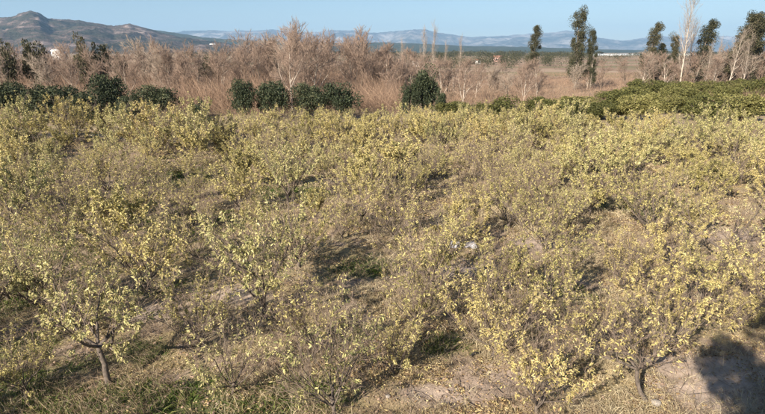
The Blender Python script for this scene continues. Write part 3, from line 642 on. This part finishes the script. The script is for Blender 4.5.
# ------------------------------------------------------------ far woods, brush (uncountable)
def far_mass(name, spots, leafm, label, size):
    rng = rnd(len(spots) + 7); ps = []; Ls = []
    for x, y, w, h, n in spots:
        d = nrm(rng.normal(size=(n, 3))) * rng.random((n, 1)) ** .4
        q = d * [w / 2, w / 2, h / 2] + [x, y, h * .5]; ps.append(q); Ls.append(np.full(n, size * y))
    p = np.concatenate(ps); L = np.concatenate(Ls) * (.6 + .8 * rng.random(len(p)))
    v, f = leaves(p, rng.normal(size=p.shape), L, L * .6, rng)
    o = link(name, mesh(name, [(v, f, 0)], [leafm]), kind='stuff', label=label); return o
sp = []
for i in range(150):
    Y = rg.uniform(420, 1400); px = rg.uniform(180, 765); den = np.interp(px, [180, 400, 540, 600, 765], [1, 1, .8, .25, .2])
    if rg.random() > den: continue
    sp.append((at(px, 52, Y)[0], Y, rg.uniform(14, 50), rg.uniform(4, 8), 520))
far_mass('far_wood', sp, LEAF_EUC, 'dark far off wood on the horizon of the plain', .0016)
sp = []
for i in range(34):
    Y = rg.uniform(170, 330); px = rg.uniform(400, 560)
    sp.append((at(px, 52, Y)[0], Y, rg.uniform(5, 9), rg.uniform(3.5, 6.2), 450))
for px in (618, 604): sp.append((at(px, 52, 260)[0], 260, 5, 5.5, 200))
far_mass('distant_grove', sp, LEAF_EUC, 'brown green grove in the plain behind the slim poplars', .0016)
def brush(name, m, label, n, region, hfun, seed, r=.011):
    rng = rnd(seed); x, y = region(rng, n)
    h = hfun(x, y, rng); p = np.stack([x, y, rng.random(len(x)) ** 1.3 * h * .55], 1)
    d = nrm(rng.normal(size=p.shape) * [.5, .5, .3] + [0, 0, .9]); L = h * .55 * (.6 + .7 * rng.random(len(x)))
    v, f = spikes(p, d, L, r * np.maximum(1, y / 70) * np.ones(len(x)))
    link(name, mesh(name, [(v, f, 0)], [m]), kind='stuff', label=label)
def reg_right(rng, n):
    y = 58 + 100 * rng.random(n) ** 1.3; a = rng.uniform(-.12, .80, n); return a * y, y
brush('dry_brush', BRUSH, 'reddish brown leafless brush covering the plain behind the citrus', 85000, reg_right,
      lambda x, y, g: (.5 + 1.6 * fbm(x / 9, y / 9, 3)) * np.interp(y, [58, 90, 158], [1.1, .9, .35]) * np.interp(x / y, [-.15, 0, .2, .8], [1.35, 1.1, .9, 1.1]) * (.9 + .5 * (vnoise(x / 2, y / 2))), 201)
def reg_left(rng, n):
    y = 50 + 55 * rng.random(n); a = rng.uniform(-.82, .04, n); return a * y, y
brush('undergrowth', BRUSH, 'reddish brown undergrowth beneath the bare wood', 85000, reg_left,
      lambda x, y, g: 2.4 + 2.8 * fbm(x / 7 + 4, y / 7, 3), 202)

# ------------------------------------------------------------ ground cover near the camera
def scatter(rng, n, y0, y1, pw=1.6):
    y = y0 + (y1 - y0) * rng.random(n) ** pw; x = rng.uniform(-.80, .80, n) * (y + 1.2); return x, y
rng = rnd(301)
x, y = scatter(rng, 300000, 5.5, 36, 1.8)
keep = rng.random(len(x)) < (.12 + .95 * (fbm(x / .8 + 3, y / .8, 3) > .5)) * (1 - .85 * bareness(x, y)) * (1 - .6 * greenness(x, y)) * np.clip(.8 + x / y * 1.1, .3, 1); x = x[keep]; y = y[keep]; n = len(x)
p = np.stack([x, y, hgt(x, y) + .008 + .02 * rng.random(n)], 1); d = rng.normal(size=(n, 3)) * [1, 1, .35]
L = (.035 + .045 * rng.random(n)) * np.maximum(1, y / 14)
v, f = leaves(p, d, L, L * .38, rng, False, .5)
link('leaf_litter', mesh('leaf_litter', [(v, f, 0)], [LITTER]), kind='stuff', label='curled fallen yellow and brown leaves on the orchard soil')
def blades(name, m, label, x, y, h, rng, lean=.5, w=.006, per=9, rad=.07):
    x = np.repeat(x, per) + rng.normal(size=len(x) * per) * rad; y = np.repeat(y, per) + rng.normal(size=len(y) * per) * rad; h = np.repeat(h, per) * (.5 + .8 * rng.random(len(x)))
    n = len(x); p = np.stack([x, y, hgt(x, y) - .01], 1); d = nrm(rng.normal(size=(n, 3)) * [lean, lean, .1] + [0, 0, 1.])
    q = nrm(np.cross(d, rng.normal(size=(n, 3)))); W = (w * np.maximum(1, y / 9))[:, None]
    mid = p + d * h[:, None] * .55; tip = p + d * h[:, None] + nrm(d * [1, 1, 0]) * h[:, None] * .3 - [0, 0, .1] * h[:, None]
    V = np.stack([p - q * W, p + q * W, mid + q * W * .8, mid - q * W * .8, tip], 1).reshape(-1, 3); k = np.arange(n)[:, None] * 5
    tri = np.concatenate([k + [0, 1, 2], k + [0, 2, 3], k + [3, 2, 4]], 0)
    link(name, mesh(name, [(V, tri, 0)], [m]), kind='stuff', label=label)
x, y = scatter(rng, 46000, 5.5, 44, 1.5)
keep = rng.random(len(x)) < (.1 + .9 * (fbm(x / 1.3 + 33, y / 1.3, 3) > .5)) * (1 - .97 * bareness(x, y)) * np.clip(.75 + x / y * 1.1, .18, 1); x = x[keep]; y = y[keep]
blades('dry_grass', STRAW, 'thin pale dry grass between the trees', x, y, .10 + .16 * rng.random(len(x)), rng, .8, .0035)
mx = MOUND[0] + rng.normal(size=500) * .25; my = MOUND[1] + rng.normal(size=500) * .2
blades('mound_grass', STRAW, 'tuft of dry grass covering the small mound', mx, my, np.full(500, .14), rng, .8, .003, 8, .03)
x, y = scatter(rng, 34000, 5.5, 40, 1.4); g = greenness(x, y)
keep = rng.random(len(x)) < np.clip(g * 1.1 - .22, 0, .8) * (.3 + 1.1 * (fbm(x / .35, y / .35, 2) > .5)) * (1 - .9 * bareness(x, y)); x = x[keep]; y = y[keep]
blades('green_weeds', WEED, 'low green weeds growing in patches', x, y, .07 + .12 * rng.random(len(x)), rng, .9, .008, 8, .09)
x, y = scatter(rng, 130000, 5.5, 42, 1.5); keep = (fbm(x / .9 + 63, y / .9, 3) + .18 * rng.random(len(x)) > .56) & (rng.random(len(x)) > .95 * bareness(x, y)); x = x[keep]; y = y[keep]; n = len(x)
d = nrm(rng.normal(size=(n, 3)) * [.55, .55, .2] + [0, 0, .8]); v, f = spikes(np.stack([x, y, hgt(x, y) - .01], 1), d, .12 + .33 * rng.random(n) ** 1.5, .0032 * np.maximum(1, y / 11))
link('dry_weeds', mesh('dry_weeds', [(v, f, 0)], [WEEDSTEM]), kind='stuff', label='brown stalks of dead weeds standing between the trees')
# clods
ph = (1 + 5 ** .5) / 2
ico = nrm(np.array([[-1, ph, 0], [1, ph, 0], [-1, -ph, 0], [1, -ph, 0], [0, -1, ph], [0, 1, ph], [0, -1, -ph], [0, 1, -ph], [ph, 0, -1], [ph, 0, 1], [-ph, 0, -1], [-ph, 0, 1]], float))
icf = np.array([[0, 11, 5], [0, 5, 1], [0, 1, 7], [0, 7, 10], [0, 10, 11], [1, 5, 9], [5, 11, 4], [11, 10, 2], [10, 7, 6], [7, 1, 8], [3, 9, 4], [3, 4, 2], [3, 2, 6], [3, 6, 8], [3, 8, 9], [4, 9, 5], [2, 4, 11], [6, 2, 10], [8, 6, 7], [9, 8, 1]])
x, y = scatter(rng, 6000, 5.5, 22, 1.7); n = len(x); r = .012 + .035 * rng.random(n) ** 3
v = ico[None] * r[:, None, None] * (.7 + .6 * rng.random((n, 12, 1))) * [1, 1, .7] + np.stack([x, y, hgt(x, y)], 1)[:, None]
f = (icf[None] + (np.arange(n) * 12)[:, None, None]).reshape(-1, 3)
link('soil_clods', mesh('soil_clods', [(v.reshape(-1, 3), f, 0)], [CLOD]), kind='stuff', label='small clods of dry soil')
# fallen prunings: thin sticks
x, y = scatter(rng, 5000, 5.5, 26, 1.5); n = len(x)
d = nrm(rng.normal(size=(n, 3)) * [1, 1, .18]); v, f = spikes(np.stack([x, y, hgt(x, y) + .02], 1), d, .15 + .45 * rng.random(n), .004 + .004 * rng.random(n))
link('fallen_sticks', mesh('fallen_sticks', [(v, f, 0)], [SHOOT]), kind='stuff', label='thin dry prunings lying on the soil')

# ------------------------------------------------------------ a few single small things
STONE = plain_mat('pale stone', (.33, .29, .25), .9, .2, 20); PALE = plain_mat('whitish plastic', (.46, .45, .47), .5, .1, 8); BLACK = plain_mat('plain black', (.02, .02, .022), .5, .2, 8)
def stone(px, py, r, label, seed):
    g = rnd(seed); x, y, _ = P(px, py)
    bme = bpy.data.meshes.new('stone'); import bmesh
    bm = bmesh.new(); bmesh.ops.create_icosphere(bm, subdivisions=3, radius=r)
    for vv in bm.verts:
        c = vv.co * (3 / r) ; k = 1 + .35 * (float(vnoise(np.array([c.x * .35 + seed]), np.array([c.y * .35 + c.z * .5]))[0]) - .5)
        vv.co = vv.co * k; vv.co.z *= .65
    bm.to_mesh(bme); bm.free(); bme.materials.append(STONE)
    o = link('stone', bme, loc=(x, y, hz(x, y) + r * .3)); o['label'] = label; o['category'] = 'stone'
stone(656, 404, .085, 'pale grey stone at the foot of the dark bent stem', 4)
stone(388, 398, .05, 'small whitish stone on the bare soil at the bottom middle', 6)
def sheet(name, px, py, w, d, m, label, cat, seed, h=.10, rz=0):
    g = rnd(seed); x, y, _ = P(px, py); a, b = 18, 14
    X, Y = np.meshgrid(np.linspace(-w / 2, w / 2, a), np.linspace(-d / 2, d / 2, b))
    X = X + .12 * w * (fbm(Y * 6 + seed, X * 6, 2) - .5); Z = h * fbm(X * 7 + seed, Y * 7, 3)
    c, s_ = math.cos(rz), math.sin(rz); XX = X * c - Y * s_; YY = X * s_ + Y * c
    V = np.stack([XX, YY, Z + hgt(XX + x, YY + y)], -1).reshape(-1, 3); i = np.arange(a * b).reshape(b, a)
    f = np.stack([i[:-1, :-1], i[:-1, 1:], i[1:, 1:], i[1:, :-1]], -1).reshape(-1, 4)
    o = link(name, mesh(name, [(V, f, 0), (V - [0, 0, .004], f[:, ::-1], 0)], [m], True), loc=(x, y, 0)); o['label'] = label; o['category'] = cat
sheet('plastic_sheet', 462, 247, .85, .6, PALE, 'crumpled whitish plastic sheet lying between the trees in the centre right', 'plastic sheet', 3, .14)
sheet('plastic_sheet', 621, 147, 3.0, .3, PALE, 'long pale plastic strip on the soil among the back rows', 'plastic sheet', 5, .08, .1)
sheet('plastic_sheet', 671, 136, 2.2, .5, PALE, 'short pale plastic strip nearer the citrus bushes', 'plastic sheet', 7, .08, -.1)
def tube(px, py, label):
    x, y, _ = P(px, py); z = hz(x, y)
    a = np.linspace(0, 1, 7); pts = np.stack([a * .16, a * .10, .03 + .03 * np.sin(a * 3)], 1)[None]
    v, f = tubes(pts, np.full((1, 7), .028), 10); v2, f2 = tubes(pts[:, ::-1], np.full((1, 7), .024), 10)
    o = link('black_tube', mesh('black_tube', [(v, f, 0), (v2, f2, 0)], [BLACK], True), loc=(x, y, z)); o['label'] = label; o['category'] = 'tube'
tube(471, 357, 'short piece of black pipe lying beside the golden tree')  # short black tube set at a small dark spot
